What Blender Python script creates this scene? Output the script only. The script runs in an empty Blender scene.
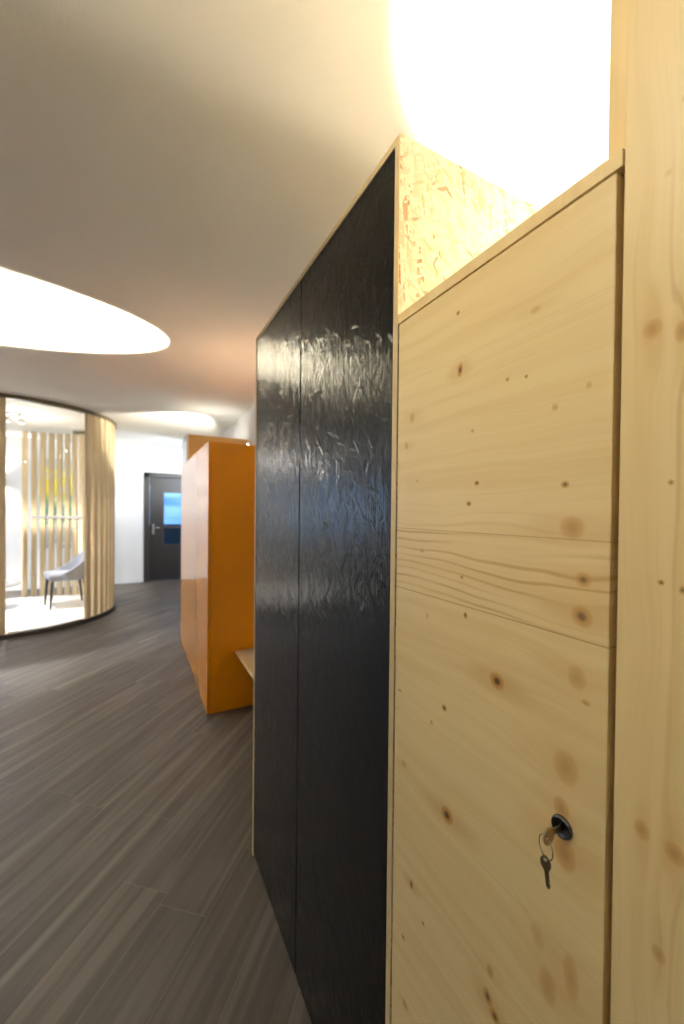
import bpy, bmesh, math, random
from mathutils import Vector, Matrix
random.seed(4)
C = bpy.context.scene.collection
S = bpy.context.scene
PI = math.pi

# ------------------------------------------------------------------ camera
YAW, PITCH, ROLL = math.radians(27.3), math.radians(-0.6), 0.010
cam_d = bpy.data.cameras.new('camera'); cam = bpy.data.objects.new('camera', cam_d); C.objects.link(cam)
cam_d.sensor_fit = 'HORIZONTAL'; cam_d.sensor_width = 24.0; cam_d.lens = 14.0
cam_d.clip_start = 0.02; cam_d.shift_y = 0.006
cam_d.dof.use_dof = True; cam_d.dof.focus_distance = 0.64; cam_d.dof.aperture_fstop = 3.2
cam.matrix_world = (Matrix.Translation((0, 0, 1.42)) @ Matrix.Rotation(-YAW, 4, 'Z')
                    @ Matrix.Rotation(PI/2 + PITCH, 4, 'X') @ Matrix.Rotation(ROLL, 4, 'Z'))
S.camera = cam
S.view_settings.view_transform = 'Standard'; S.view_settings.look = 'None'
S.view_settings.gamma = 1.0; S.view_settings.use_curve_mapping = False
S.view_settings.exposure = 0.8

# ------------------------------------------------------------------ sky outside the windows
W = bpy.data.worlds.new('world'); S.world = W; W.use_nodes = True
wn, wl = W.node_tree.nodes, W.node_tree.links
bg = wn['Background']
tc = wn.new('ShaderNodeTexCoord'); mp = wn.new('ShaderNodeMapping'); mp.inputs['Scale'].default_value = (1.5, 1.5, 16)
nz = wn.new('ShaderNodeTexNoise'); nz.inputs['Scale'].default_value = 2.0
rp = wn.new('ShaderNodeValToRGB')
rp.color_ramp.elements[0].position = .38; rp.color_ramp.elements[0].color = (.06, .27, .78, 1)
rp.color_ramp.elements[1].position = .66; rp.color_ramp.elements[1].color = (.42, .74, 1, 1)
wl.new(tc.outputs['Generated'], mp.inputs[0]); wl.new(mp.outputs[0], nz.inputs[0]); wl.new(nz.outputs[0], rp.inputs[0])
wl.new(rp.outputs[0], bg.inputs[0]); bg.inputs[1].default_value = 4.5

# lamp strengths (W); the lamps themselves are made with their fixtures
P_UP_NEAR, P_UP_MID, P_UP_FAR, P_POD, P_FILL_DOWN, P_SPILL = 190, 860, 120, 330, 200, 15
WARM = (1.0, .91, .70); SOFT = (1.0, .93, .82); COOL = (.86, .92, 1.0)

# ------------------------------------------------------------------ node helpers
class NT:
    def __init__(s, name, rough=.5, spec=.5, metal=0.):
        s.m = bpy.data.materials.new(name); s.m.use_nodes = True
        s.n, s.l = s.m.node_tree.nodes, s.m.node_tree.links
        s.b = s.n['Principled BSDF']
        s.b.inputs['Roughness'].default_value = rough
        s.b.inputs['Specular IOR Level'].default_value = spec
        s.b.inputs['Metallic'].default_value = metal
    def put(s, sock, v):
        if isinstance(v, bpy.types.NodeSocket): s.l.new(v, sock)
        elif isinstance(v, (tuple, list)) and sock.type == 'RGBA' and len(v) == 3: sock.default_value = (*v, 1)
        else: sock.default_value = v
    def pos(s): return s.n.new('ShaderNodeNewGeometry').outputs['Position']
    def obj(s): return s.n.new('ShaderNodeTexCoord').outputs['Object']
    def xyz(s, v):
        n = s.n.new('ShaderNodeSeparateXYZ'); s.put(n.inputs[0], v); return n.outputs
    def comb(s, x, y, z):
        n = s.n.new('ShaderNodeCombineXYZ')
        for i, v in enumerate((x, y, z)): s.put(n.inputs[i], v)
        return n.outputs[0]
    def math(s, op, a, b=0., c=0., clamp=False):
        n = s.n.new('ShaderNodeMath'); n.operation = op; n.use_clamp = clamp
        s.put(n.inputs[0], a); s.put(n.inputs[1], b); s.put(n.inputs[2], c); return n.outputs[0]
    def vec(s, op, a, b=(0, 0, 0)):
        n = s.n.new('ShaderNodeVectorMath'); n.operation = op
        s.put(n.inputs[0], a); s.put(n.inputs[1], b)
        return n.outputs['Value'] if op in ('LENGTH', 'DOT_PRODUCT') else n.outputs[0]
    def map(s, v, a, b, c=0., d=1., smooth=True):
        n = s.n.new('ShaderNodeMapRange')
        if smooth: n.interpolation_type = 'SMOOTHSTEP'
        s.put(n.inputs[0], v)
        for i, q in enumerate((a, b, c, d)): n.inputs[i+1].default_value = q
        return n.outputs[0]
    def noise(s, v, scale=1., detail=2., rough=.5, dist=0., col=False):
        n = s.n.new('ShaderNodeTexNoise'); s.put(n.inputs['Vector'], v)
        n.inputs['Scale'].default_value = scale; n.inputs['Detail'].default_value = detail
        n.inputs['Roughness'].default_value = rough; n.inputs['Distortion'].default_value = dist
        return n.outputs[1 if col else 0]
    def voro(s, v, scale=1., rnd=1., feature='F1'):
        n = s.n.new('ShaderNodeTexVoronoi'); n.feature = feature; s.put(n.inputs['Vector'], v)
        n.inputs['Scale'].default_value = scale; n.inputs['Randomness'].default_value = rnd
        return n
    def scale(s, v, sc, rot=(0, 0, 0), loc=(0, 0, 0)):
        n = s.n.new('ShaderNodeMapping'); s.put(n.inputs[0], v)
        n.inputs['Scale'].default_value = sc; n.inputs['Rotation'].default_value = rot; n.inputs['Location'].default_value = loc
        return n.outputs[0]
    def mix(s, f, a, b, blend='MIX'):
        n = s.n.new('ShaderNodeMix'); n.data_type = 'RGBA'; n.blend_type = blend
        s.put(n.inputs[0], f); s.put(n.inputs[6], a); s.put(n.inputs[7], b); return n.outputs[2]
    def ramp(s, v, stops):
        n = s.n.new('ShaderNodeValToRGB'); s.put(n.inputs[0], v); r = n.color_ramp
        while len(r.elements) < len(stops): r.elements.new(.5)
        for e, (p, c) in zip(r.elements, stops): e.position = p; e.color = (*c, 1)
        return n.outputs[0]
    def bump(s, h, st=.3, d=.01):
        n = s.n.new('ShaderNodeBump'); n.inputs['Strength'].default_value = st; n.inputs['Distance'].default_value = d
        s.put(n.inputs['Height'], h); s.l.new(n.outputs[0], s.b.inputs['Normal'])
    def color(s, v): s.put(s.b.inputs['Base Color'], v); return s.m

def plain(name, col, rough=.5, metal=0., spec=.5, grain=.04):
    t = NT(name, rough, spec, metal)
    n = t.noise(t.obj(), 30, 3)
    return t.color(t.mix(t.math('MULTIPLY', n, grain), col, tuple(c*.6 for c in col)))

# ---- pine with knots laid where they sit on the board (y,z along the cabinet front, metres)
DOOR_KNOTS = [(0.457, 1.6353, 0.0063, 0.0106, 0.9), (0.4592, 1.7242, 0.0042, 0.0046, 0.8), (0.327, 1.6702, 0.0082, 0.0049, 0.35), (0.3687, 1.5968, 0.0032, 0.0026, 0.7), (0.3412, 1.5924, 0.0029, 0.0025, 0.7), (0.2633, 1.561, 0.0043, 0.0043, 0.4), (0.3031, 1.5432, 0.005, 0.0047, 0.5), (0.5735, 1.5886, 0.0086, 0.0107, 0.45), (0.5882, 1.5411, 0.006, 0.0072, 0.5), (0.4306, 1.541, 0.0039, 0.0029, 0.6), (0.421, 1.4645, 0.0056, 0.0043, 0.9), (0.4365, 1.4347, 0.0059, 0.0044, 0.9), (0.2872, 1.4541, 0.0059, 0.0046, 0.8), (0.279, 1.4054, 0.0156, 0.0134, 0.6), (0.5564, 1.4756, 0.0041, 0.0026, 0.5), (0.2655, 1.3503, 0.0096, 0.0087, 0.7), (0.2677, 1.3094, 0.0129, 0.0131, 0.75), (0.4466, 1.3245, 0.0041, 0.003, 0.7), (0.4405, 1.2676, 0.004, 0.0059, 0.9), (0.3818, 1.1934, 0.0131, 0.0121, 0.95), (0.2733, 1.2396, 0.0121, 0.0144, 0.45), (0.2633, 1.2171, 0.0054, 0.0033, 0.6), (0.4834, 1.1129, 0.0068, 0.0063, 0.9), (0.6035, 1.0921, 0.0062, 0.0037, 0.6), (0.2848, 1.1334, 0.016, 0.0204, 0.5), (0.5882, 0.9626, 0.0089, 0.0072, 0.4), (0.5401, 1.3537, 0.0053, 0.0034, 0.6), (0.5144, 1.0748, 0.0049, 0.0049, 0.5), (0.4744, 0.9474, 0.0152, 0.014, 0.95), (0.2884, 1.0824, 0.0106, 0.0137, 0.6), (0.2848, 1.0338, 0.0138, 0.0204, 0.65), (0.5648, 0.765, 0.0056, 0.0088, 0.9), (0.5882, 0.648, 0.006, 0.0054, 0.7), (0.5322, 0.7265, 0.0052, 0.0034, 0.7), (0.3903, 0.7527, 0.0085, 0.0123, 0.8), (0.3868, 0.7931, 0.0067, 0.0095, 0.6), (0.3044, 0.8624, 0.0124, 0.0212, 0.45), (0.2733, 0.9019, 0.0099, 0.0266, 0.45), (0.3161, 0.9078, 0.0104, 0.0168, 0.3), (0.3785, 0.7387, 0.0098, 0.0107, 0.8), (0.5793, 0.5348, 0.0087, 0.0089, 0.6), (0.527, 1.2478, 0.0051, 0.0067, 0.3)]
TALL_KNOTS = [(0.201, 1.5941, 0.0089, 0.0104, 0.6), (0.1791, 1.5833, 0.0058, 0.0108, 0.6), (0.1859, 1.4501, 0.0023, 0.0027, 0.7), (0.1937, 1.3586, 0.0024, 0.0028, 0.9), (0.1776, 1.3547, 0.0029, 0.0045, 0.7), (0.2068, 1.1169, 0.0075, 0.0106, 0.6), (0.1791, 1.114, 0.0094, 0.0108, 0.6), (0.1937, 1.0109, 0.0063, 0.0084, 0.5), (0.1913, 1.7344, 0.0039, 0.0037, 0.25), (0.1776, 1.7928, 0.0044, 0.0045, 0.4)]

PINE_A, PINE_B, PINE_C = (.80, .615, .315), (.745, .545, .255), (.50, .28, .09)
def pine(name, vertical, knots, bands):
    """bands: list of (lo, hi, contrast) along the across-grain axis where the grain lines show strongly"""
    t = NT(name, .42, .35)
    P = t.pos(); o = t.xyz(P); y, z = o[1], o[2]
    along, across = (z, y) if vertical else (y, z)
    warp = t.noise(t.comb(0., t.math('MULTIPLY', y, 9.), t.math('MULTIPLY', z, 9.)), 1., 2, .5, col=True)
    wv = t.vec('SCALE', t.vec('SUBTRACT', warp, (.5, .5, .5))); wv.node.inputs[3].default_value = .012
    Q = t.vec('ADD', t.comb(0., t.math('MULTIPLY_ADD', t.math('SUBTRACT', 1.42, z), .006, y), z), wv)
    dark = core = halo = bend = None
    add = lambda a, b: b if a is None else t.math('ADD', a, b)
    for (ky, kz, ry, rz, k) in knots:
        d = t.vec('SUBTRACT', Q, (0, ky, kz))
        ln = t.vec('LENGTH', t.vec('MULTIPLY', d, (0, 1/max(ry, .003), 1/max(rz, .003))))
        mk = t.map(ln, 1.12, .62, 0, k*.9); dark = add(dark, mk)
        cc = t.map(ln, .62, .15, 0, k if k > .65 else k*.3); core = add(core, cc)
        if max(ry, rz) > .007:
            l2 = t.vec('LENGTH', t.vec('MULTIPLY', d, (0, 1/(ry*(1.6 if vertical else 6)), 1/(rz*(6 if vertical else 2.0)))))
            bend = add(bend, t.math('MULTIPLY', t.map(l2, 1.1, 0, 0, 1), rz*.9))
            halo = add(halo, t.map(l2, 1., .2, 0, k*.45))
    g = across
    if bend is not None: g = t.math('ADD', g, bend)
    wob = t.noise(t.comb(0., t.math('MULTIPLY', along, 2.5), t.math('MULTIPLY', across, 7.)), 1., 2)
    g = t.math('ADD', g, t.math('MULTIPLY', wob, .06))
    # fine fibres
    fine = t.noise(t.comb(t.math('MULTIPLY', along, 4.), t.math('MULTIPLY', g, 260.), 0.), 1., 3, .6)
    wide = t.noise(t.comb(t.math('MULTIPLY', along, 1.2), t.math('MULTIPLY', g, 42.), 3.), 1., 3, .6)
    col = t.mix(t.map(wide, .35, .75), PINE_A, PINE_B)
    col = t.mix(t.math('MULTIPLY', t.map(fine, .5, .8), .16), col, PINE_C)
    # ring lines in the flat-sawn bands
    ring = t.math('SINE', t.math('MULTIPLY', g, 430.))
    rl = t.map(ring, .35, 1., 0, 1)
    for lo, hi, k in bands:
        m = t.math('MULTIPLY', t.map(across, lo-.004, lo+.004), t.map(across, hi+.004, hi-.004))
        brk = t.map(t.noise(t.comb(t.math('MULTIPLY', along, 3.), t.math('MULTIPLY', g, 25.), 9.), 1., 2), .35, .65)
        col = t.mix(t.math('MULTIPLY', t.math('MULTIPLY', rl, m), t.math('MULTIPLY', brk, k)), col, (.46, .24, .065))
    if halo is not None: col = t.mix(t.math('MINIMUM', halo, .5), col, (.58, .34, .11))
    col = t.mix(t.math('MINIMUM', dark, .95), col, (.54, .245, .05))
    col = t.mix(t.math('MINIMUM', core, .9), col, (.075, .032, .014))
    if not vertical:      # glue seams between the boards
        for sz, k in ((1.3916, .5), (1.2820, .75), (.925, .18), (1.655, .12)):
            m = t.map(t.math('ABSOLUTE', t.math('SUBTRACT', z, sz)), .0011, .0003, 0, k)
            col = t.mix(m, col, (.34, .17, .05))
        tone = t.math('ADD', t.map(z, 1.2815, 1.2825, 0, .10), t.map(z, 1.391, 1.392, 0, -.10))
        col = t.mix(t.math('MAXIMUM', tone, 0.), col, (.74, .50, .22))
    t.bump(fine, .06, .002)
    return t.color(col)

def slat_pine(name, a=PINE_A, b=PINE_B, k=3.):
    t = NT(name, .5, .3)
    o = t.obj()
    n = t.noise(t.scale(o, (40, 40, k)), 1., 3, .6)
    kn = t.voro(t.scale(o, (9, 9, 2.2)), 1.).outputs['Distance']
    c = t.mix(t.map(n, .3, .7), a, b)
    return t.color(t.mix(t.map(kn, .12, .04, 0, .7), c, (.28, .12, .03)))

# ---- oriented strand board: strands as stretched cells at several angles
def strands(t, coords, sets):
    """returns (value, height): random value of the uppermost strand and a height field of tilted flakes"""
    val = hgt = None
    for i, (ang, sl, sw, thr) in enumerate(sets):
        q = t.scale(coords, (1, 1, 1), (0, 0, ang), (i*3.7, i*1.3, 0))
        wr = t.noise(q, 14., 2, .5, col=True)
        w = t.vec('SCALE', t.vec('SUBTRACT', wr, (.5, .5, .5))); w.node.inputs[3].default_value = .005
        q = t.vec('MULTIPLY', t.vec('ADD', q, w), (sw, sl, 0.))
        v = t.voro(q, 1.)
        r = t.xyz(v.outputs['Color'])
        lo = t.xyz(t.vec('SUBTRACT', q, v.outputs['Position']))
        tilt = t.math('ADD', t.math('MULTIPLY', lo[0], t.math('SUBTRACT', r[0], .5)), t.math('MULTIPLY', lo[1], t.math('SUBTRACT', r[2], .5)))
        h = t.math('ADD', tilt, t.math('MULTIPLY', r[2], .35))
        on = t.math('GREATER_THAN', r[1], thr)
        if val is None: val, hgt = r[0], h
        else:
            n = t.n.new('ShaderNodeMix'); t.put(n.inputs[0], on); t.put(n.inputs[2], val); t.put(n.inputs[3], r[0]); val = n.outputs[0]
            n = t.n.new('ShaderNodeMix'); t.put(n.inputs[0], on); t.put(n.inputs[2], hgt); t.put(n.inputs[3], h); hgt = n.outputs[0]
    return val, hgt
OSB_SETS = [(0.1, 20, 110, 0), (-.4, 24, 130, .4), (.5, 26, 140, .5), (-.12, 18, 110, .4), (1.1, 34, 160, .76), (-.9, 36, 160, .78)]
def osb_raw(name):
    t = NT(name, .5, .35)
    o = t.xyz(t.pos())
    q = t.comb(t.math('ADD', o[0], o[1]), o[2], 0.)
    v, h = strands(t, q, OSB_SETS)
    c = t.ramp(v, [(0, (.38, .30, .19)), (.3, (.46, .39, .29)), (.75, (.53, .47, .38)), (.93, (.36, .26, .15)), (1, (.20, .11, .06))])
    f = t.noise(t.scale(q, (120, 14, 1)), 1., 2)
    c = t.mix(t.map(f, .45, .8, 0, .22), c, (.45, .25, .08))
    sp = t.noise(q, 70., 1)
    c = t.mix(t.map(sp, .72, .76, 0, .8), c, (.12, .05, .02))
    t.bump(h, .25, .002)
    return t.color(c)
def osb_black(name):
    t = NT(name, .2, .22)
    o = t.xyz(t.pos())
    q = t.comb(t.math('ADD', o[1], o[0]), o[2], 0.)
    v, h = strands(t, q, [(0.0, 9, 90, 0), (-.15, 12, 120, .3), (.2, 14, 130, .4), (-.6, 22, 140, .66), (.7, 24, 150, .72), (1.3, 30, 170, .88)])
    f = t.noise(t.scale(q, (160, 9, 1)), 1., 3)
    hh = t.math('ADD', t.math('MULTIPLY', h, .8), t.math('MULTIPLY', f, .4))
    t.put(t.b.inputs['Roughness'], t.map(v, 0, 1, .14, .26))
    t.bump(hh, .7, .0020)
    chip = t.noise(t.scale(q, (1, .5, 1)), 55., 1)
    return t.color(t.mix(t.map(chip, .775, .79, 0, .25), (.0018, .0018, .0018), (.35, .28, .2)))

# ---- laminate planks at an angle
def planks(name):
    t = NT(name, .40, .4)
    A = math.radians(90-FLOOR_ANG)
    q = t.scale(t.pos(), (1, 1, 1), (0, 0, -A))           # x runs along the planks
    o = t.xyz(q)
    w, L = .19, 1.28
    row = t.math('FLOOR', t.math('DIVIDE', o[1], w))
    fy = t.math('FRACT', t.math('DIVIDE', o[1], w))
    wn_ = t.n.new('ShaderNodeTexWhiteNoise'); wn_.noise_dimensions = '1D'; t.put(wn_.inputs['W'], row)
    xs = t.math('ADD', t.math('DIVIDE', o[0], L), t.math('MULTIPLY', wn_.outputs[0], 7.31))
    cx = t.math('FLOOR', xs); fx = t.math('FRACT', xs)
    w2 = t.n.new('ShaderNodeTexWhiteNoise'); w2.noise_dimensions = '2D'; t.put(w2.inputs['Vector'], t.comb(row, cx, 0.))
    r = w2.outputs[0]
    gq = t.comb(t.math('MULTIPLY', o[0], 1.6), t.math('ADD', t.math('MULTIPLY', o[1], 22.), t.math('MULTIPLY', r, 60.)), t.math('MULTIPLY', r, 17.))
    g1 = t.noise(gq, 1., 4, .6, .4)
    gq2 = t.comb(t.math('MULTIPLY', o[0], 3.), t.math('MULTIPLY', o[1], 210.), t.math('MULTIPLY', r, 9.))
    g2 = t.noise(gq2, 1., 2)
    gq3 = t.comb(t.math('MULTIPLY', o[0], .45), t.math('MULTIPLY', o[1], 17.), t.math('MULTIPLY', r, 31.))
    st = t.noise(gq3, 1., 2)
    c = t.ramp(g1, [(.25, (.042, .033, .026)), (.5, (.078, .064, .053)), (.75, (.128, .107, .090))])
    c = t.mix(t.map(st, .54, .66, 0, .42), c, (.22, .185, .15))
    c = t.mix(t.map(r, 0, 1, 0, .38, False), c, (.055, .042, .034))
    c = t.mix(t.map(g2, .5, .8, 0, .25), c, (.05, .04, .03))
    ey = t.math('MINIMUM', fy, t.math('SUBTRACT', 1., fy)); ex = t.math('MINIMUM', fx, t.math('SUBTRACT', 1., fx))
    seam = t.math('MAXIMUM', t.map(ey, .012, .004), t.map(ex, .0018, .0006))
    c = t.mix(t.math('MULTIPLY', seam, .22), c, (.27, .23, .19))
    t.bump(t.math('SUBTRACT', t.math('MULTIPLY', g2, .3), seam), .12, .002)
    t.put(t.b.inputs['Roughness'], t.map(g1, .2, .8, .55, .45))
    return t.color(c)
FLOOR_ANG = 40.5     # degrees clockwise from +Y

def plaster(name, col, b=.2, sc=160):
    t = NT(name, .85, .2)
    n = t.noise(t.pos(), sc, 3, .6); n2 = t.noise(t.pos(), 2.2, 2)
    t.bump(n, b, .003)
    return t.color(t.mix(t.map(n2, .3, .7, 0, .25), col, tuple(c*.93 for c in col)))

def art_paint(name):
    t = NT(name, .6, .3)
    o = t.xyz(t.obj())
    n = t.noise(t.obj(), 3.2, 4, .6, 1.2)
    zz = t.math('ADD', t.math('DIVIDE', o[2], 1.5), t.math('MULTIPLY', t.math('SUBTRACT', n, .5), .55))
    c = t.ramp(zz, [(.02, (.35, .42, .45)), (.2, (.62, .66, .62)), (.33, (.10, .38, .16)), (.47, (.06, .30, .42)), (.58, (.25, .55, .20)), (.68, (.90, .78, .04)), (.85, (.95, .85, .08)), (.97, (.55, .62, .6))])
    return t.color(t.mix(t.map(t.noise(t.obj(), 6.5, 2), .58, .62, 0, .8), c, (.80, .82, .80)))

def glassy(name, col=(1, 1, 1), rough=0.):
    t = NT(name, rough)
    t.b.inputs['Transmission Weight'].default_value = 1.; t.b.inputs['IOR'].default_value = 1.45
    mx = t.n.new('ShaderNodeMixShader'); tr = t.n.new('ShaderNodeBsdfTransparent'); gl = t.n.new('ShaderNodeBsdfGlossy')
    gl.inputs['Roughness'].default_value = .02
    fr = t.n.new('ShaderNodeFresnel'); fr.inputs[0].default_value = 1.3
    tr.inputs[0].default_value = (*col, 1)
    t.l.new(fr.outputs[0], mx.inputs[0]); t.l.new(tr.outputs[0], mx.inputs[1]); t.l.new(gl.outputs[0], mx.inputs[2])
    t.l.new(mx.outputs[0], t.n['Material Output'].inputs[0])
    return t.m
def emitter(name, col, st):
    t = NT(name); t.b.inputs['Emission Color'].default_value = (*col, 1); t.b.inputs['Emission Strength'].default_value = st
    return t.color(col)

M = dict(
    door=pine('pine_door', False, DOOR_KNOTS, [(1.2825, 1.391, .6), (1.3925, 1.44, .2)]),
    tall=pine('pine_tall', True, TALL_KNOTS, [(.172, .190, .35)]),
    edge=slat_pine('pine_edge'), slat=slat_pine('pine_slat', (.74, .60, .38), (.66, .50, .28)),
    osb=osb_raw('osb'), black=osb_black('black_osb'), floor=planks('laminate'),
    ply=plain('plywood_edge', (.72, .54, .28), .5, grain=.5),
    wall=plaster('wall_paint', (.80, .80, .80)), ceil=plaster('ceiling_plaster', (.86, .845, .78), .35, 110),
    white=plain('white_lacquer', (.82, .82, .83), .18), rim=plain('dark_rim', (.03, .027, .025), .5),
    bronze=plain('bronze_rail', (.16, .13, .075), .5),
    fabric=plain('grey_fabric', (.20, .21, .25), .9, grain=.4), blackleg=plain('black_leg', (.012, .011, .012), .35),
    table=plain('grey_table', (.25, .25, .26), .4), frame=plain('door_frame_brown', (.034, .030, .027), .45),
    leaf=plain('door_leaf_brown', (.024, .021, .020), .45), steel=plain('steel', (.62, .62, .64), .25, 1.),
    chrome=plain('chrome', (.50, .50, .52), .14, 1., grain=.02), darkmetal=plain('dark_metal', (.10, .10, .11), .2, 1.),
    brass=plain('worn_nickel', (.42, .34, .22), .32, 1.),
    podfloor=plain('pale_floor', (.80, .79, .76), .45), glass=glassy('clear_glass'), doorglass=glassy('tinted_door_glass', (.42, .44, .46)), frosted=plain('frosted_band', (.25, .25, .24), .8),
    art=art_paint('painting'), bulb=emitter('bulb', (1, .85, .6), 12), bulbw=emitter('bulb_white', (1, .97, .92), 14),
    lampbody=plain('lamp_body', (.60, .60, .61), .35, .6), dark=plain('parapet_dark', (.05, .05, .055), .8),
    outside=plain('outside_paving', (.2, .2, .2), .8),
)
def orange():
    t = NT('orange_lacquer', .16, .45)
    n = t.noise(t.pos(), 5, 2)
    t.b.inputs['Coat Weight'].default_value = .4; t.b.inputs['Coat Roughness'].default_value = .05
    return t.color(t.mix(t.math('MULTIPLY', n, .1), (.95, .34, .0), (.85, .29, .0)))
M['orange'] = orange()
t_ = NT('ochre_board', .5, .4); M['ochre'] = t_.color(t_.mix(t_.noise(t_.scale(t_.pos(), (20, 20, 3)), 1., 3), (.80, .50, .18), (.70, .42, .14)))

# ------------------------------------------------------------------ mesh helpers
class MB:
    def __init__(s): s.bm = bmesh.new()
    def box(s, x0, x1, y0, y1, z0, z1, bev=0., mat=None):
        t = bmesh.new(); bmesh.ops.create_cube(t, size=1)
        for v in t.verts: v.co = Vector((x0 + (v.co.x+.5)*(x1-x0), y0 + (v.co.y+.5)*(y1-y0), z0 + (v.co.z+.5)*(z1-z0)))
        if bev: bmesh.ops.bevel(t, geom=t.edges[:], offset=bev, segments=2, affect='EDGES', profile=.5)
        if mat is not None: t.transform(mat)
        return s._add(t)
    def _add(s, t):
        me = bpy.data.meshes.new('t'); t.to_mesh(me); t.free(); s.bm.from_mesh(me); bpy.data.meshes.remove(me); return s
    def poly(s, pts, z0, z1, bev=0.):
        t = bmesh.new(); vs = [t.verts.new((x, y, z0)) for x, y in pts]; f = t.faces.new(vs)
        r = bmesh.ops.extrude_face_region(t, geom=[f]); bmesh.ops.translate(t, verts=[v for v in r['geom'] if isinstance(v, bmesh.types.BMVert)], vec=(0, 0, z1-z0))
        bmesh.ops.recalc_face_normals(t, faces=t.faces[:])
        if bev: bmesh.ops.bevel(t, geom=t.edges[:], offset=bev, segments=2, affect='EDGES')
        return s._add(t)
    def lathe(s, prof, n=32, mat=None):
        t = bmesh.new(); rings = []
        for r, z in prof:
            rings.append([t.verts.new((max(r, 1e-5)*math.cos(2*PI*i/n), max(r, 1e-5)*math.sin(2*PI*i/n), z)) for i in range(n)])
        for a, b in zip(rings, rings[1:]):
            for i in range(n): t.faces.new((a[i], a[(i+1) % n], b[(i+1) % n], b[i]))
        bmesh.ops.remove_doubles(t, verts=t.verts[:], dist=1e-4)
        bmesh.ops.holes_fill(t, edges=t.edges[:]); bmesh.ops.recalc_face_normals(t, faces=t.faces[:])
        for f in t.faces: f.smooth = True
        if mat is not None: t.transform(mat)
        return s._add(t)
    def tube(s, pts, r, n=10, closed=False):
        t = bmesh.new(); pts = [Vector(p) for p in pts]; rs = r if isinstance(r, (list, tuple)) else [r]*len(pts); rings = []
        for i, p in enumerate(pts):
            a = pts[i-1] if (i or closed) else p; b = pts[(i+1) % len(pts)] if (i < len(pts)-1 or closed) else p
            d = (b-a).normalized(); u = d.orthogonal().normalized() if not rings else (pu - d*pu.dot(d)).normalized(); pu = u; w = d.cross(u)
            rings.append([t.verts.new(p + (u*math.cos(2*PI*k/n) + w*math.sin(2*PI*k/n))*rs[i]) for k in range(n)])
        prs = list(zip(rings, rings[1:])) + ([(rings[-1], rings[0])] if closed else [])
        for a, b in prs:
            for k in range(n): t.faces.new((a[k], a[(k+1) % n], b[(k+1) % n], b[k]))
        if not closed: t.faces.new(rings[0]); t.faces.new(rings[-1])
        bmesh.ops.recalc_face_normals(t, faces=t.faces[:])
        for f in t.faces: f.smooth = True
        return s._add(t)
    def arc(s, r0, r1, a0, a1, z0, z1, n=48, cap=True):
        t = bmesh.new(); cols = []
        for i in range(n+1):
            a = math.radians(a0+(a1-a0)*i/n); ca, sa = math.cos(a), math.sin(a)
            cols.append([t.verts.new((r*ca, r*sa, z)) for r, z in ((r0, z0), (r1, z0), (r1, z1), (r0, z1))])
        for a, b in zip(cols, cols[1:]):
            for k in range(4): t.faces.new((a[k], a[(k+1) % 4], b[(k+1) % 4], b[k]))
        t.faces.new(cols[0]); t.faces.new(cols[-1])
        bmesh.ops.recalc_face_normals(t, faces=t.faces[:])
        return s._add(t)
    def build(s, name, mat, parent=None, origin=None, smooth=None):
        """geometry is in world coordinates; it is shifted to the parent's base (or the given origin)"""
        off = Vector(origin) if origin is not None else (parent.get('_base') and Vector(parent['_base'])) or Vector((0, 0, 0))
        base = Vector(off)
        bmesh.ops.translate(s.bm, verts=s.bm.verts[:], vec=-base)
        me = bpy.data.meshes.new(name); s.bm.to_mesh(me); s.bm.free()
        o = bpy.data.objects.new(name, me); C.objects.link(o); me.materials.append(M[mat])
        if parent is None: o.location = base
        else: o.parent = parent
        BASES[o.name] = base
        return o
BASES = {}
def tag(o, label, cat, group=None):
    o['label'] = label; o['category'] = cat
    if group: o['group'] = group
    return o
def thing(name, label, cat, loc, group=None):
    o = bpy.data.objects.new(name, None); C.objects.link(o); o.location = loc; BASES[o.name] = Vector(loc)
    o.empty_display_size = .1
    return tag(o, label, cat, group)
def part(name, mb, mat, parent):
    """world-coordinate mesh as a child of a thing or part"""
    p = parent; off = Vector((0, 0, 0))
    while p is not None: off += p.location; p = p.parent
    bmesh.ops.translate(mb.bm, verts=mb.bm.verts[:], vec=-off)
    me = bpy.data.meshes.new(name); mb.bm.to_mesh(me); mb.bm.free()
    o = bpy.data.objects.new(name, me); C.objects.link(o); me.materials.append(M[mat]); o.parent = parent
    return o
def struct(name, mb, mat, origin=(0, 0, 0)):
    bmesh.ops.translate(mb.bm, verts=mb.bm.verts[:], vec=-Vector(origin))
    me = bpy.data.meshes.new(name); mb.bm.to_mesh(me); mb.bm.free()
    o = bpy.data.objects.new(name, me); C.objects.link(o); me.materials.append(M[mat]); o.location = origin
    o['kind'] = 'structure'; return o
def single(name, mb, mat, origin, label, cat, group=None):
    o = struct(name, mb, mat, origin); del o['kind']; return tag(o, label, cat, group)
def lamp(kind, name, loc, power, color, parent, aim=None, size=60, blend=.1, rad=.02, area=None):
    d = bpy.data.lights.new(name, kind); d.energy = power; d.color = color
    if kind == 'SPOT': d.spot_size = math.radians(size); d.spot_blend = blend; d.shadow_soft_size = rad
    elif kind == 'AREA': d.shape = 'DISK'; d.size = area
    else: d.shadow_soft_size = rad
    o = bpy.data.objects.new(name, d); C.objects.link(o)
    off = parent.location if parent else Vector((0, 0, 0))
    o.location = Vector(loc) - off; o.parent = parent
    if aim is not None: o.rotation_euler = (Vector(aim)-Vector(loc)).to_track_quat('-Z', 'Y').to_euler()
    return o

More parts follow.
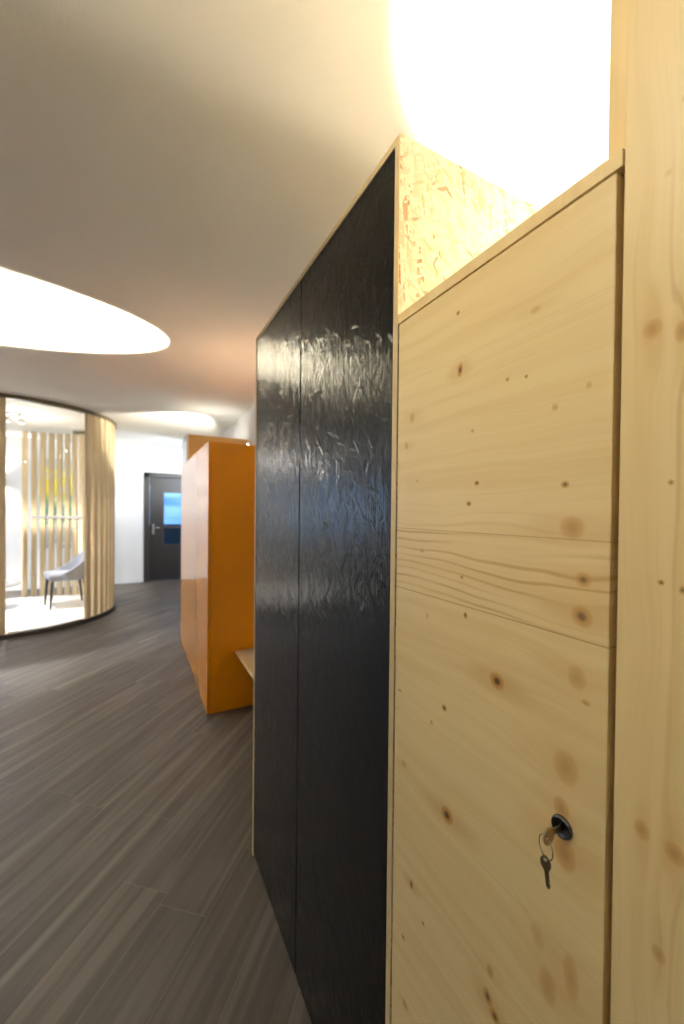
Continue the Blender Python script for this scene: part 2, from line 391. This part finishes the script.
# ------------------------------------------------------------------ the room
CZ, XW, YF, XL, YB = 2.66, 1.22, 8.76, -4.6, -3.0
struct('floor', MB().box(XL-.2, XW+.2, YB-.2, YF+.2, -.1, 0), 'floor')
struct('ceiling', MB().box(XL-.2, XW+.2, YB-.2, YF+.2, CZ, CZ+.12), 'ceil')
struct('wall_right', MB().box(XW, XW+.15, YB, YF, 0, CZ), 'wall')
struct('wall_back', MB().box(XL, XW, YB-.15, YB, 0, CZ), 'wall')
LWIN = []
mb = MB(); ys = [YB] + [v for w in LWIN for v in w] + [YF]
for i in range(0, len(ys), 2): mb.box(XL-.15, XL, ys[i], ys[i+1], 0, CZ)
for a, b in LWIN: mb.box(XL-.15, XL, a, b, 0, .95); mb.box(XL-.15, XL, a, b, 2.2, CZ)
struct('wall_left', mb, 'wall')
# far wall: window to the left (out of frame) and the door
FW = (-3.7, -2.42, .80, 2.3)
DX0, DX1, DZ = .205, 1.17, 2.10
mb = MB().box(XL, FW[0], YF, YF+.15, 0, CZ).box(FW[0], FW[1], YF, YF+.15, 0, FW[2]).box(FW[0], FW[1], YF, YF+.15, FW[3], CZ)
mb.box(FW[1], DX0, YF, YF+.15, 0, CZ).box(DX0, DX1, YF, YF+.15, DZ, CZ).box(DX1, XW, YF, YF+.15, 0, CZ)
struct('wall_far', mb, 'wall')
def window(n, axis, a, b, z0, z1, at):
    fr = MB(); w = .06; d0, d1 = at
    rects = [(a, b, z0, z0+w), (a, b, z1-w, z1), (a, a+w, z0+w, z1-w), (b-w, b, z0+w, z1-w), ((a+b)/2-w/2, (a+b)/2+w/2, z0+w, z1-w)]
    for p, q, r, s_ in rects:
        if axis == 'y': fr.box(d0, d1, p, q, r, s_, .004)
        else: fr.box(p, q, d0, d1, r, s_, .004)
    o = struct('window_%d' % n, fr, 'white')
    g = MB(); m_ = (d0+d1)/2
    if axis == 'y': g.box(m_-.004, m_+.004, a+w, b-w, z0+w, z1-w)
    else: g.box(a+w, b-w, m_-.004, m_+.004, z0+w, z1-w)
    part('pane', g, 'glass', o)
window(1, 'x', *FW[:2], *FW[2:], (YF+.05, YF+.11))
for i, (a, b) in enumerate(LWIN): window(i+2, 'y', a, b, .95, 2.2, (XL-.11, XL-.05))
mb = MB().box(XL, DX0-.08, YF-.012, YF, 0, .06)
struct('baseboard_far', mb, 'white')
# door
fr = MB()
for x0, x1, z0, z1 in ((DX0-.07, DX0+.03, 0, DZ+.05), (DX1-.03, DX1+.045, 0, DZ+.05), (DX0-.07, DX1+.045, DZ-.03, DZ+.06)):
    fr.box(x0, x1, YF-.025, YF+.10, z0, z1, .004)
door = struct('door_1', fr, 'frame')
L0, L1 = DX0+.033, DX1-.033
G0, G1, GZ0, GZ1 = L0+.25, L1-.16, .72, 1.78
lf = MB().box(L0, G0, YF+.02, YF+.062, .01, DZ-.033).box(G1, L1, YF+.02, YF+.062, .01, DZ-.033)
lf.box(G0, G1, YF+.02, YF+.062, .01, GZ0).box(G0, G1, YF+.02, YF+.062, GZ1, DZ-.033)
leaf = part('door_leaf', lf, 'leaf', door)
bd = MB()
for x0, x1, z0, z1 in ((G0-.015, G0+.012, GZ0-.015, GZ1+.015), (G1-.012, G1+.015, GZ0-.015, GZ1+.015), (G0, G1, GZ0-.015, GZ0+.012), (G0, G1, GZ1-.012, GZ1+.015), (G0, G1, 1.06, 1.10)):
    bd.box(x0, x1, YF+.012, YF+.03, z0, z1, .003)
part('glazing_bead', bd, 'frame', leaf)
part('pane', MB().box(G0, G1, YF+.038, YF+.046, GZ0, GZ1), 'doorglass', leaf)
hd = MB().box(L0+.045, L0+.085, YF+.010, YF+.022, .93, 1.14, .004).tube([(L0+.065, YF+.02, 1.07), (L0+.065, YF-.03, 1.07), (L0+.075, YF-.04, 1.07), (L0+.19, YF-.042, 1.065)], .010)
part('door_handle', hd, 'steel', door)
# outside: ground and a dark parapet seen through the lower door glass
struct('ground_outside', MB().box(XL-6, XW+4, YF+.2, YF+8, -.15, -.02), 'outside')
single('garden_wall', MB().box(-3.5, 4.5, YF+1.6, YF+1.8, -.02, 1.08), 'dark', (0, YF+1.7, -.02), 'low dark wall seen through the lower pane of the far door', 'wall')

# ------------------------------------------------------------------ cabinets along the right wall
D = .434; T = .019; BK = 1.19      # front plane, board thickness, back
# pine locker with lock
Y0, Y1, ZT = .2345, .620, 1.79
pl = thing('pine_cabinet', 'pale pine locker with knotty door, lock and hanging keys, right of the black cabinet', 'cabinet', ((D+BK)/2, (Y0+Y1)/2, 0))
part('side_panel', MB().box(D+T+.001, BK, Y1-.014, Y1, 0, ZT-T), 'edge', pl)
part('side_panel', MB().box(D+.022, BK, Y0+.012, Y0+.028, 0, ZT-T), 'edge', pl)
part('back_panel', MB().box(BK-.01, BK, Y0+.03, Y1-.014, .02, ZT-T), 'edge', pl)
part('bottom_panel', MB().box(D+.022, BK-.01, Y0+.03, Y1-.014, .02, .038), 'edge', pl)
part('top_panel', MB().box(D, BK, Y0-.002, Y1, ZT-T+.001, ZT, .0008), 'edge', pl)
dr = part('door', MB().box(D, D+T, .2378, Y1-.0035, .02, ZT-T-.002, .0009), 'door', pl)
# cam lock and keys
LY, LZ = .2845, 1.063
ax = Matrix.Translation((D, LY, LZ)) @ Matrix.Rotation(-PI/2, 4, 'Y')
lk = MB().lathe([(0, -.002), (.0124, -.002), (.0127, .001), (.0116, .0035), (.0098, .0042), (.0092, .0036), (0, .0036)], 40, ax)
lock = part('lock', lk, 'darkmetal', dr); lock['label'] = 'round chrome cam lock'
part('keyhole', MB().box(D-.0046, D-.0035, LY-.0009, LY+.0009, LZ-.0055, LZ+.0055), 'blackleg', lock)
# key standing in the lock, with its bow turned away from the door
keys = thing('key_ring', 'key in the pine door lock with a wire ring and a second key hanging', 'keys', (D-.02, LY, LZ-.02))
kb = MB().box(D-.016, D-.0036, LY-.0009, LY+.0009, LZ-.0035, LZ+.0035, .0003)
def key_bow(bm, cen, axu, axv, nrm, ru, rv, th, hole):
    # flat oval bow with a round hole
    N = 28; cen = Vector(cen); rows = []
    for i in range(N):
        a = 2*PI*i/N
        o_ = cen + axu*ru*math.cos(a) + axv*rv*math.sin(a)
        h_ = cen + axv*(rv*.45) + axu*hole*math.cos(a) + axv*hole*math.sin(a)
        rows.append([bm.verts.new(p_ + nrm*s_) for p_, s_ in ((o_, -th/2), (o_, th/2), (h_, th/2), (h_, -th/2))])
    for i in range(N):
        a, b = rows[i], rows[(i+1) % N]
        for k in range(4): bm.faces.new((a[k], a[(k+1) % 4], b[(k+1) % 4], b[k]))
X, Yv, Z = Vector((1, 0, 0)), Vector((0, 1, 0)), Vector((0, 0, 1))
key_bow(kb.bm, (D-.024, LY, LZ-.002), Z, -X, Yv, .0095, .0095, .0018, .0022)
kp = part('key', kb, 'brass', keys); kp['label'] = 'key pushed into the lock'
rc = Vector((D-.0285, LY, LZ-.0125))
ring_pts = [rc + Vector((0.25, .97, 0)).normalized()*(.0105*math.cos(2*PI*i/30)) + Z*(.0125*math.sin(2*PI*i/30)) for i in range(30)]
part('ring', MB().tube(ring_pts, .0006, 8, True), 'chrome', keys)
kc = rc + Vector((0, 0, -.0178)); tl = (Z*-1 + Vector((0, -.16, 0))).normalized(); sd = Vector((.35, -.80, 0)).normalized(); nn = tl.cross(sd).normalized()
k2 = MB(); key_bow(k2.bm, kc, sd, -tl, nn, .0055, .0078, .0016, .0018)
a = kc + tl*.007
prof = [(-.0026, 0), (-.0026, .021), (0, .0245), (.0026, .021), (.0026, .018), (.0014, .0165), (.0026, .015), (.0026, .0125), (.0013, .011), (.0026, .0095), (.0026, 0)]
vs = [[k2.bm.verts.new(a + sd*p_*.85 + tl*q_*.78 + nn*s_) for p_, q_ in prof] for s_ in (-.0009, .0009)]
k2.bm.faces.new(vs[0]); k2.bm.faces.new(list(reversed(vs[1])))
for i in range(len(prof)): k2.bm.faces.new((vs[0][i], vs[1][i], vs[1][(i+1) % len(prof)], vs[0][(i+1) % len(prof)]))
kh = part('key', k2, 'brass', keys); kh['label'] = 'key hanging from the ring'

# tall pine cabinet nearest the camera
TY1 = .2305; TT = 2.14
tl_ = thing('tall_pine_cabinet', 'tall pine cabinet with plain vertical boarded door at right edge, nearest the viewer', 'cabinet', ((D+BK)/2, -.1, 0))
part('side_panel', MB().box(D+.020, BK, TY1-.001, TY1+.0275, ZT+.0005, TT).box(D+.020, BK, TY1-.016, TY1-.002, 0, ZT), 'edge', tl_)
part('side_panel', MB().box(D+.022, BK, -.40, -.382, 0, TT), 'edge', tl_)
part('top_panel', MB().box(D+.022, BK, -.38, TY1-.017, TT-T, TT), 'edge', tl_)
part('back_panel', MB().box(BK-.01, BK, -.38, TY1-.017, 0, TT-T), 'edge', tl_)
part('door', MB().box(D, D+T-.002, -.08, TY1, .02, TT, .0009), 'tall', tl_)
part('door', MB().box(D, D+T-.002, -.40, -.083, .02, TT, .0009), 'tall', tl_)

# black strand board cabinet
BY0, BY1, BT = .6205, 1.622, 2.127
bc = thing('black_cabinet', 'tall black glossy strand board cabinet with two doors and pale raw edges', 'cabinet', ((D+BK)/2, (BY0+BY1)/2, 0))
part('side_panel', MB().box(D+.001, BK, BY0, BY0+T-.004, 0, BT, .0006), 'osb', bc)['label'] = 'raw strand board side'
eg = MB()
for q in ((BY0, BY0+T-.004, 0, BT), (BY1-.012, BY1, 0, BT-.014), (BY0+T-.004, BY1, BT-.014, BT)): eg.box(D-.0004, D+.0008, *q)
part('edging', eg, 'ply', bc)['label'] = 'pale board edge'
part('side_panel', MB().box(D+.001, BK, BY1-.012, BY1, 0, BT-.012, .0006), 'osb', bc)
part('top_panel', MB().box(D+.001, BK, BY0+T-.0035, BY1, BT-.014, BT, .0006), 'osb', bc)
part('back_panel', MB().box(BK-.01, BK, BY0+T, BY1-.012, .02, BT-.014), 'osb', bc)
SEAM = 1.122
part('door', MB().box(D+.001, D+T, BY0+T-.003, SEAM-.003, .012, BT-.016, .0008), 'black', bc)
part('door', MB().box(D+.001, D+T, SEAM+.003, BY1-.014, .012, BT-.016, .0008), 'black', bc)
part('plinth', MB().box(D+.03, D+.05, BY0+T, BY1-.012, 0, .012), 'black', bc)

# bench between black and orange cabinets
bn = thing('bench', 'light wood bench seat beyond the black cabinet against the orange cabinet', 'bench', (.9, 2.3, 0))
part('seat', MB().box(.635, BK, BY1+.004, 2.874, .398, .42, .003), 'ply', bn)
part('support', MB().box(.98, 1.0, BY1+.004, 2.874, .0, .398), 'edge', bn)

# orange glossy cabinet
OZ = 1.90; OY0, OY1 = 2.88, 4.72
oc = thing('orange_cabinet', 'glossy orange cabinet with flat front beyond the bench', 'cabinet', (.8, 3.8, 0))
part('side_panel', MB().box(.463, BK, OY0, OY0+.02, 0, OZ, .002), 'orange', oc)
part('top_panel', MB().box(.463, BK, OY0+.02, OY1, OZ-.02, OZ, .001), 'orange', oc)
part('side_panel', MB().box(.463, BK, OY1-.02, OY1, 0, OZ-.02, .001), 'orange', oc)
part('back_panel', MB().box(BK-.01, BK, OY0+.02, OY1-.02, 0, OZ-.02), 'orange', oc)
part('front_panel', MB().box(.443, .462, OY0, OY1, .005, OZ, .001), 'orange', oc)

# tall white cabinet beyond it with ochre end panel
WZ = 2.27; WY0, WY1 = 4.75, 5.25
wc = thing('white_cabinet', 'tall white fronted cabinet with ochre end panel behind the orange cabinet', 'cabinet', (.8, 5.6, 0))
part('side_panel', MB().box(.517, BK, WY0, WY0+.02, 0, WZ, .001), 'ochre', wc)['label'] = 'ochre end panel'
part('side_panel', MB().box(.52, BK, WY1-.02, WY1, 0, WZ, .001), 'white', wc)
part('top_panel', MB().box(.52, BK, WY0+.02, WY1-.02, WZ-.02, WZ), 'white', wc)
for i in range(2):
    y = WY0+i*(WY1-WY0)/2
    part('door', MB().box(.498, .5165, y+.001, y+(WY1-WY0)/2-.001, .01, WZ, .001), 'white', wc)

# ------------------------------------------------------------------ uplights on the cabinets
def uplight(loc, aim, power, size, color, label, spill=P_SPILL, rad=.012, blend=.12):
    x, y, z = loc
    u = thing('uplight', label, 'lamp', (x, y, z), 'uplights on top of the cabinets')
    part('base', MB().lathe([(0, 0), (.045, 0), (.045, .008), (.012, .012), (.008, .02), (0, .02)], 28, Matrix.Translation((x, y, z))), 'lampbody', u)
    d = (Vector(aim)-Vector((x, y, z+.03))).normalized(); q = d.to_track_quat('Z', 'Y').to_matrix().to_4x4()
    mm = Matrix.Translation((x, y, z+.035)) @ q
    part('lamp_head', MB().lathe([(.012, -.012), (.028, .0), (.032, .012), (.029, .012), (.025, .002), (0, .0)], 28, mm), 'lampbody', u)
    part('bulb', MB().lathe([(0, .003), (.014, .003), (.014, .006), (0, .007)], 20, mm), 'bulb', u)
    p = Vector((x, y, z+.035)) + d*.016
    lamp('SPOT', 'uplight_beam', p, power, color, u, p+d, size, blend, rad)
    if spill: lamp('POINT', 'uplight_spill', p+d*.02, spill, color, u, rad=.03)
uplight((.95, .312, ZT), (1.05, .43, CZ), P_UP_NEAR, 77, WARM, 'small uplight on top of the pine locker', blend=.22)
uplight((.80, 3.22, OZ), (-.47, 3.24, CZ), P_UP_MID, 43, WARM, 'small tilted uplight on top of the orange cabinet', spill=4, blend=.2)
uplight((.85, 5.1, WZ), (.30, 6.5, CZ), P_UP_FAR, 72, SOFT, 'small uplight on top of the white cabinet', spill=2, blend=.5)

# ------------------------------------------------------------------ round slatted booth
PX, PY, R = -1.40, 6.63, 1.13
booth = thing('round_booth', 'round glazed booth of vertical pine slats with a bright white floor', 'booth', (PX, PY, 0))
tr = Matrix.Translation((PX, PY, 0))
def bm_at(mb): mb.bm.transform(tr); return mb
part('floor_disc', bm_at(MB().lathe([(0, .03), (R-.035, .03), (R-.035, .055), (0, .055)], 96)), 'podfloor', booth)
part('floor_rim', bm_at(MB().arc(R-.034, R+.012, 0, 359.99, 0, .05, 128)), 'rim', booth)
part('top_rail', bm_at(MB().arc(R-.045, R+.012, -175, 62, CZ-.045, CZ-.001, 128)), 'bronze', booth)
def slat(a, first=[None]):
    if first[0] is None:
        m = MB().box(-.03, .012, -.034, .034, .05, CZ-.045, .003)
        me = bpy.data.meshes.new('slat'); m.bm.to_mesh(me); m.bm.free(); me.materials.append(M['slat'])
        first[0] = bpy.data.objects.new('slat', me); o = first[0]
    else: o = first[0].copy()
    C.objects.link(o); o.parent = booth
    o.location = ((R-.014)*math.cos(math.radians(a)), (R-.014)*math.sin(math.radians(a)), 0)
    o.rotation_euler = (0, 0, math.radians(a))
a = -39.0
while a < 101: slat(a); a += 5.9
for a in [-84.5-5.9*i for i in range(3)]: slat(a)
for a0, a1 in ((-82, -42), (60, 98)):
    part('glass_panel', bm_at(MB().arc(R-.062, R-.052, a0, a1, .055, CZ-.045, 24)), 'glass', booth)
part('frosted_band', bm_at(MB().arc(R-.0655, R-.0635, 52, 92, 1.27, 1.315, 24)), 'frosted', booth)['label'] = 'pale frosted band on the back glass'
# ceiling fixture in the booth
cl = thing('ceiling_spotlight', 'grey ceiling spotlight inside the round slatted booth', 'lamp', (PX, PY-.1, CZ))
cx_, cy_ = PX, PY-.1
part('canopy', MB().lathe([(0, CZ-.03), (.075, CZ-.03), (.08, CZ), (0, CZ)], 32, Matrix.Translation((cx_, cy_, 0))), 'lampbody', cl)
for sx in (-.07, .07):
    part('arm', MB().tube([(cx_+sx*.5, cy_, CZ-.03), (cx_+sx, cy_, CZ-.08)], .006), 'lampbody', cl)
    h = part('lamp_head', MB().lathe([(.02, .05), (.035, .03), (.042, -.02), (.038, -.02), (.03, .01), (0, .012)], 28, Matrix.Translation((cx_+sx, cy_, CZ-.11))), 'lampbody', cl)
    part('bulb', MB().lathe([(0, -.006), (.03, -.006), (.03, 0), (0, .002)], 20, Matrix.Translation((cx_+sx, cy_, CZ-.11))), 'bulbw', h)
lamp('SPOT', 'booth_beam', (cx_, cy_, CZ-.14), P_POD, (1, .97, .92), cl, (cx_, cy_, 0), 104, .5, .05)
lamp('POINT', 'booth_glow', (cx_, cy_, CZ-.40), 10, (1, .96, .90), cl, rad=.06)

# chair in the booth: seat faces left of the picture
def chair(loc, rz):
    ch = thing('dining_chair', 'grey upholstered chair with black tapered legs inside the slatted booth', 'chair', loc)
    ch.rotation_euler = (0, 0, rz)
    def p(name, mb, mat, par=ch):
        me = bpy.data.meshes.new(name); mb.bm.to_mesh(me); mb.bm.free()
        o = bpy.data.objects.new(name, me); C.objects.link(o); me.materials.append(M[mat]); o.parent = par; return o
    # local: +x is forward
    st = MB().box(-.24, .25, -.24, .24, .37, .475, .035)
    for v in st.bm.verts:
        k = (v.co.x+.24)/.49
        v.co.y *= .88+.12*k; v.co.z += .012*k
    o = p('seat', st, 'fabric')
    for f in o.data.polygons: f.use_smooth = True
    # curved shell back with low arms
    b = bmesh.new(); N, K = 26, 9; g = []
    for i in range(N+1):
        u = -1+2*i/N; a_ = u*math.radians(112); row = []
        top = .50 + .40*max(0, math.cos(u*PI/2*.98))**2.0
        for j in range(K+1):
            w = j/K; z = .40+(top-.40)*w; rr = .255+.012*w; lean = -.11*max(0, (z-.46)/.44)
            row.append(b.verts.new((-rr*math.cos(a_)*.95 + lean*math.cos(a_*.6)+.01, rr*math.sin(a_), z)))
        g.append(row)
    for i in range(N):
        for j in range(K): f = b.faces.new((g[i][j], g[i+1][j], g[i+1][j+1], g[i][j+1])); f.smooth = True
    m = MB(); m.bm = b; bk = p('backrest', m, 'fabric')
    md = bk.modifiers.new('solid', 'SOLIDIFY'); md.thickness = .035; md.offset = 0
    md = bk.modifiers.new('bev', 'BEVEL'); md.width = .012; md.segments = 3
    for x0, y0, x1, y1 in ((.21, .20, .235, .215), (.21, -.20, .235, -.215), (-.17, .17, -.21, .19), (-.17, -.17, -.21, -.19)):
        p('leg', MB().tube([(x1, y1, 0), (x0, y0, .38)], [.013, .022], 12), 'blackleg')
    return ch
chair((-.86, 6.83, .055), math.radians(197))

# low round table at the left in the booth
lt = thing('side_table', 'low grey table standing at the left inside the booth', 'table', (-1.72, 6.95, .04))
mt = Matrix.Translation((-1.72, 6.95, .04))
part('tabletop', MB().lathe([(0, .33), (.285, .33), (.30, .338), (.30, .352), (.292, .36), (0, .36)], 48, mt), 'table', lt)
part('pedestal', MB().lathe([(.03, .012), (.03, .33), (.06, .33)], 24, mt), 'steel', lt)
part('base', MB().lathe([(0, 0), (.19, 0), (.19, .008), (.03, .015), (0, .015)], 40, mt), 'steel', lt)

# painting on the far wall
px0, px1, pz0, pz1 = -1.52, -1.02, .72, 2.32
pt = thing('painting', 'abstract yellow, green and blue painting behind the booth slats', 'painting', (px0, YF-.035, pz0))
part('canvas', MB().box(px0, px1, YF-.035, YF-.002, pz0, pz1, .002), 'art', pt)
# wall sconce hidden behind the slats
def sconce(x, z, power, label):
    s = thing('wall_sconce', label, 'lamp', (x, YF, z), 'wall sconces on the far wall')
    part('backplate', MB().box(x-.04, x+.04, YF-.012, YF, z-.06, z+.06, .003), 'lampbody', s)
    part('lamp_shade', MB().box(x-.06, x+.06, YF-.11, YF-.013, z-.035, z+.035, .006), 'lampbody', s)
    lamp('SPOT', 'sconce_up', (x, YF-.06, z+.045), power, SOFT, s, (x, YF-.04, z+1), 110, .4, .02)
    lamp('SPOT', 'sconce_down', (x, YF-.06, z-.045), power*.6, SOFT, s, (x, YF-.04, z-1), 110, .4, .02)
sconce(-.50, 1.80, 8, 'small box sconce on the far wall beside the booth edge')
sconce(-2.06, 1.92, 22, 'small box sconce on the far wall at the left, seen through the booth')

# ------------------------------------------------------------------ unseen cool lamps added in the left ceiling to brighten the room
def fill_downlight(x, y, power, color, label, size=172):
    d = thing('fill_downlight', label, 'lamp', (x, y, CZ), 'added ceiling fill lights')
    part('trim_ring', MB().lathe([(.06, CZ-.001), (.085, CZ-.001), (.083, CZ-.012), (.062, CZ-.008)], 32, Matrix.Translation((x, y, 0))), 'white', d)
    part('lens', MB().lathe([(0, CZ-.001), (.06, CZ-.001), (.06, CZ-.005), (0, CZ-.005)], 24, Matrix.Translation((x, y, 0))), 'bulbw', d)
    lamp('SPOT', 'fill_downlight_beam', (x, y, CZ-.02), power, color, d, (x, y, 0), size, .7, .06)
fill_downlight(-3.4, 7.6, P_FILL_DOWN, COOL, 'added fill light in the far left of the ceiling')
fill_downlight(-3.4, 5.2, P_FILL_DOWN, COOL, 'added fill light left of the slatted booth')
fill_downlight(-3.2, 2.4, P_FILL_DOWN*.2, COOL, 'added fill light left of the camera')

# unseen lamp added behind the viewer to brighten the near ceiling and fronts
fl = thing('fill_floor_lamp', 'added fill lamp on a slim stand behind the viewer', 'lamp', (-1.0, -1.3, 0))
mt = Matrix.Translation((-1.0, -1.3, 0))
part('base', MB().lathe([(0, 0), (.14, 0), (.14, .012), (.02, .025), (0, .025)], 36, mt), 'lampbody', fl)
part('pole', MB().tube([(-1.0, -1.3, .02), (-1.0, -1.3, 1.72)], .011), 'lampbody', fl)
part('lamp_shade', MB().lathe([(.02, 1.70), (.09, 1.74), (.14, 1.80), (.135, 1.80), (.085, 1.748), (0, 1.72)], 36, mt), 'lampbody', fl)
lamp('SPOT', 'fill_floor_beam', (-1.0, -1.3, 1.80), 68, (1, .91, .70), fl, (-.7, -1.0, CZ), 125, .6, .05)

# unseen spotlight added at the viewer's left to brighten the upper pine fronts
def fill_spot(x, y, aim, power, color, label, size, blend=1.):
    c = thing('ceiling_spotlight', label, 'lamp', (x, y, CZ))
    part('canopy', MB().lathe([(0, CZ-.02), (.05, CZ-.02), (.055, CZ-.001), (0, CZ-.001)], 32, Matrix.Translation((x, y, 0))), 'lampbody', c)
    part('arm', MB().tube([(x, y, CZ-.02), (x, y, CZ-.08)], .007), 'lampbody', c)
    p = Vector((x, y, CZ-.10)); d = (Vector(aim)-p).normalized(); q = d.to_track_quat('Z', 'Y').to_matrix().to_4x4(); mm = Matrix.Translation(p) @ q
    h = part('lamp_head', MB().lathe([(0, -.04), (.03, -.04), (.036, .05), (.032, .05), (.026, .0), (0, .0)], 32, mm), 'lampbody', c)
    part('bulb', MB().lathe([(0, .015), (.024, .015), (.024, .02), (0, .022)], 20, mm), 'bulb', h)
    lamp('SPOT', 'fill_spot_beam', p+d*.052, power, color, c, aim, size, blend, .03)
fill_spot(-.70, .50, (D, .36, 1.90), 27, (1, .90, .68), 'added fill spotlight over the viewer aimed at the pine fronts', 64)
# hidden cool spotlight added beyond the white cabinet to light the far wall
x, y, z = XW, 7.2, 2.0
ws = thing('fill_wall_spot', 'added hidden fill spotlight on the right wall behind the white cabinet', 'lamp', (x, y, z))
part('backplate', MB().box(x-.015, x, y-.05, y+.05, z-.05, z+.05, .003), 'lampbody', ws)
part('arm', MB().tube([(x-.01, y, z), (x-.09, y, z)], .007), 'lampbody', ws)
p = Vector((x-.11, y, z)); aim = Vector((-.3, YF, 1.5)); d = (aim-p).normalized(); mm = Matrix.Translation(p) @ d.to_track_quat('Z', 'Y').to_matrix().to_4x4()
part('lamp_head', MB().lathe([(0, -.04), (.03, -.04), (.036, .05), (.032, .05), (.026, .0), (0, .0)], 32, mm), 'lampbody', ws)
lamp('SPOT', 'fill_wall_beam', p+d*.052, 80, (.74, .85, 1.0), ws, aim, 160, .8, .05)
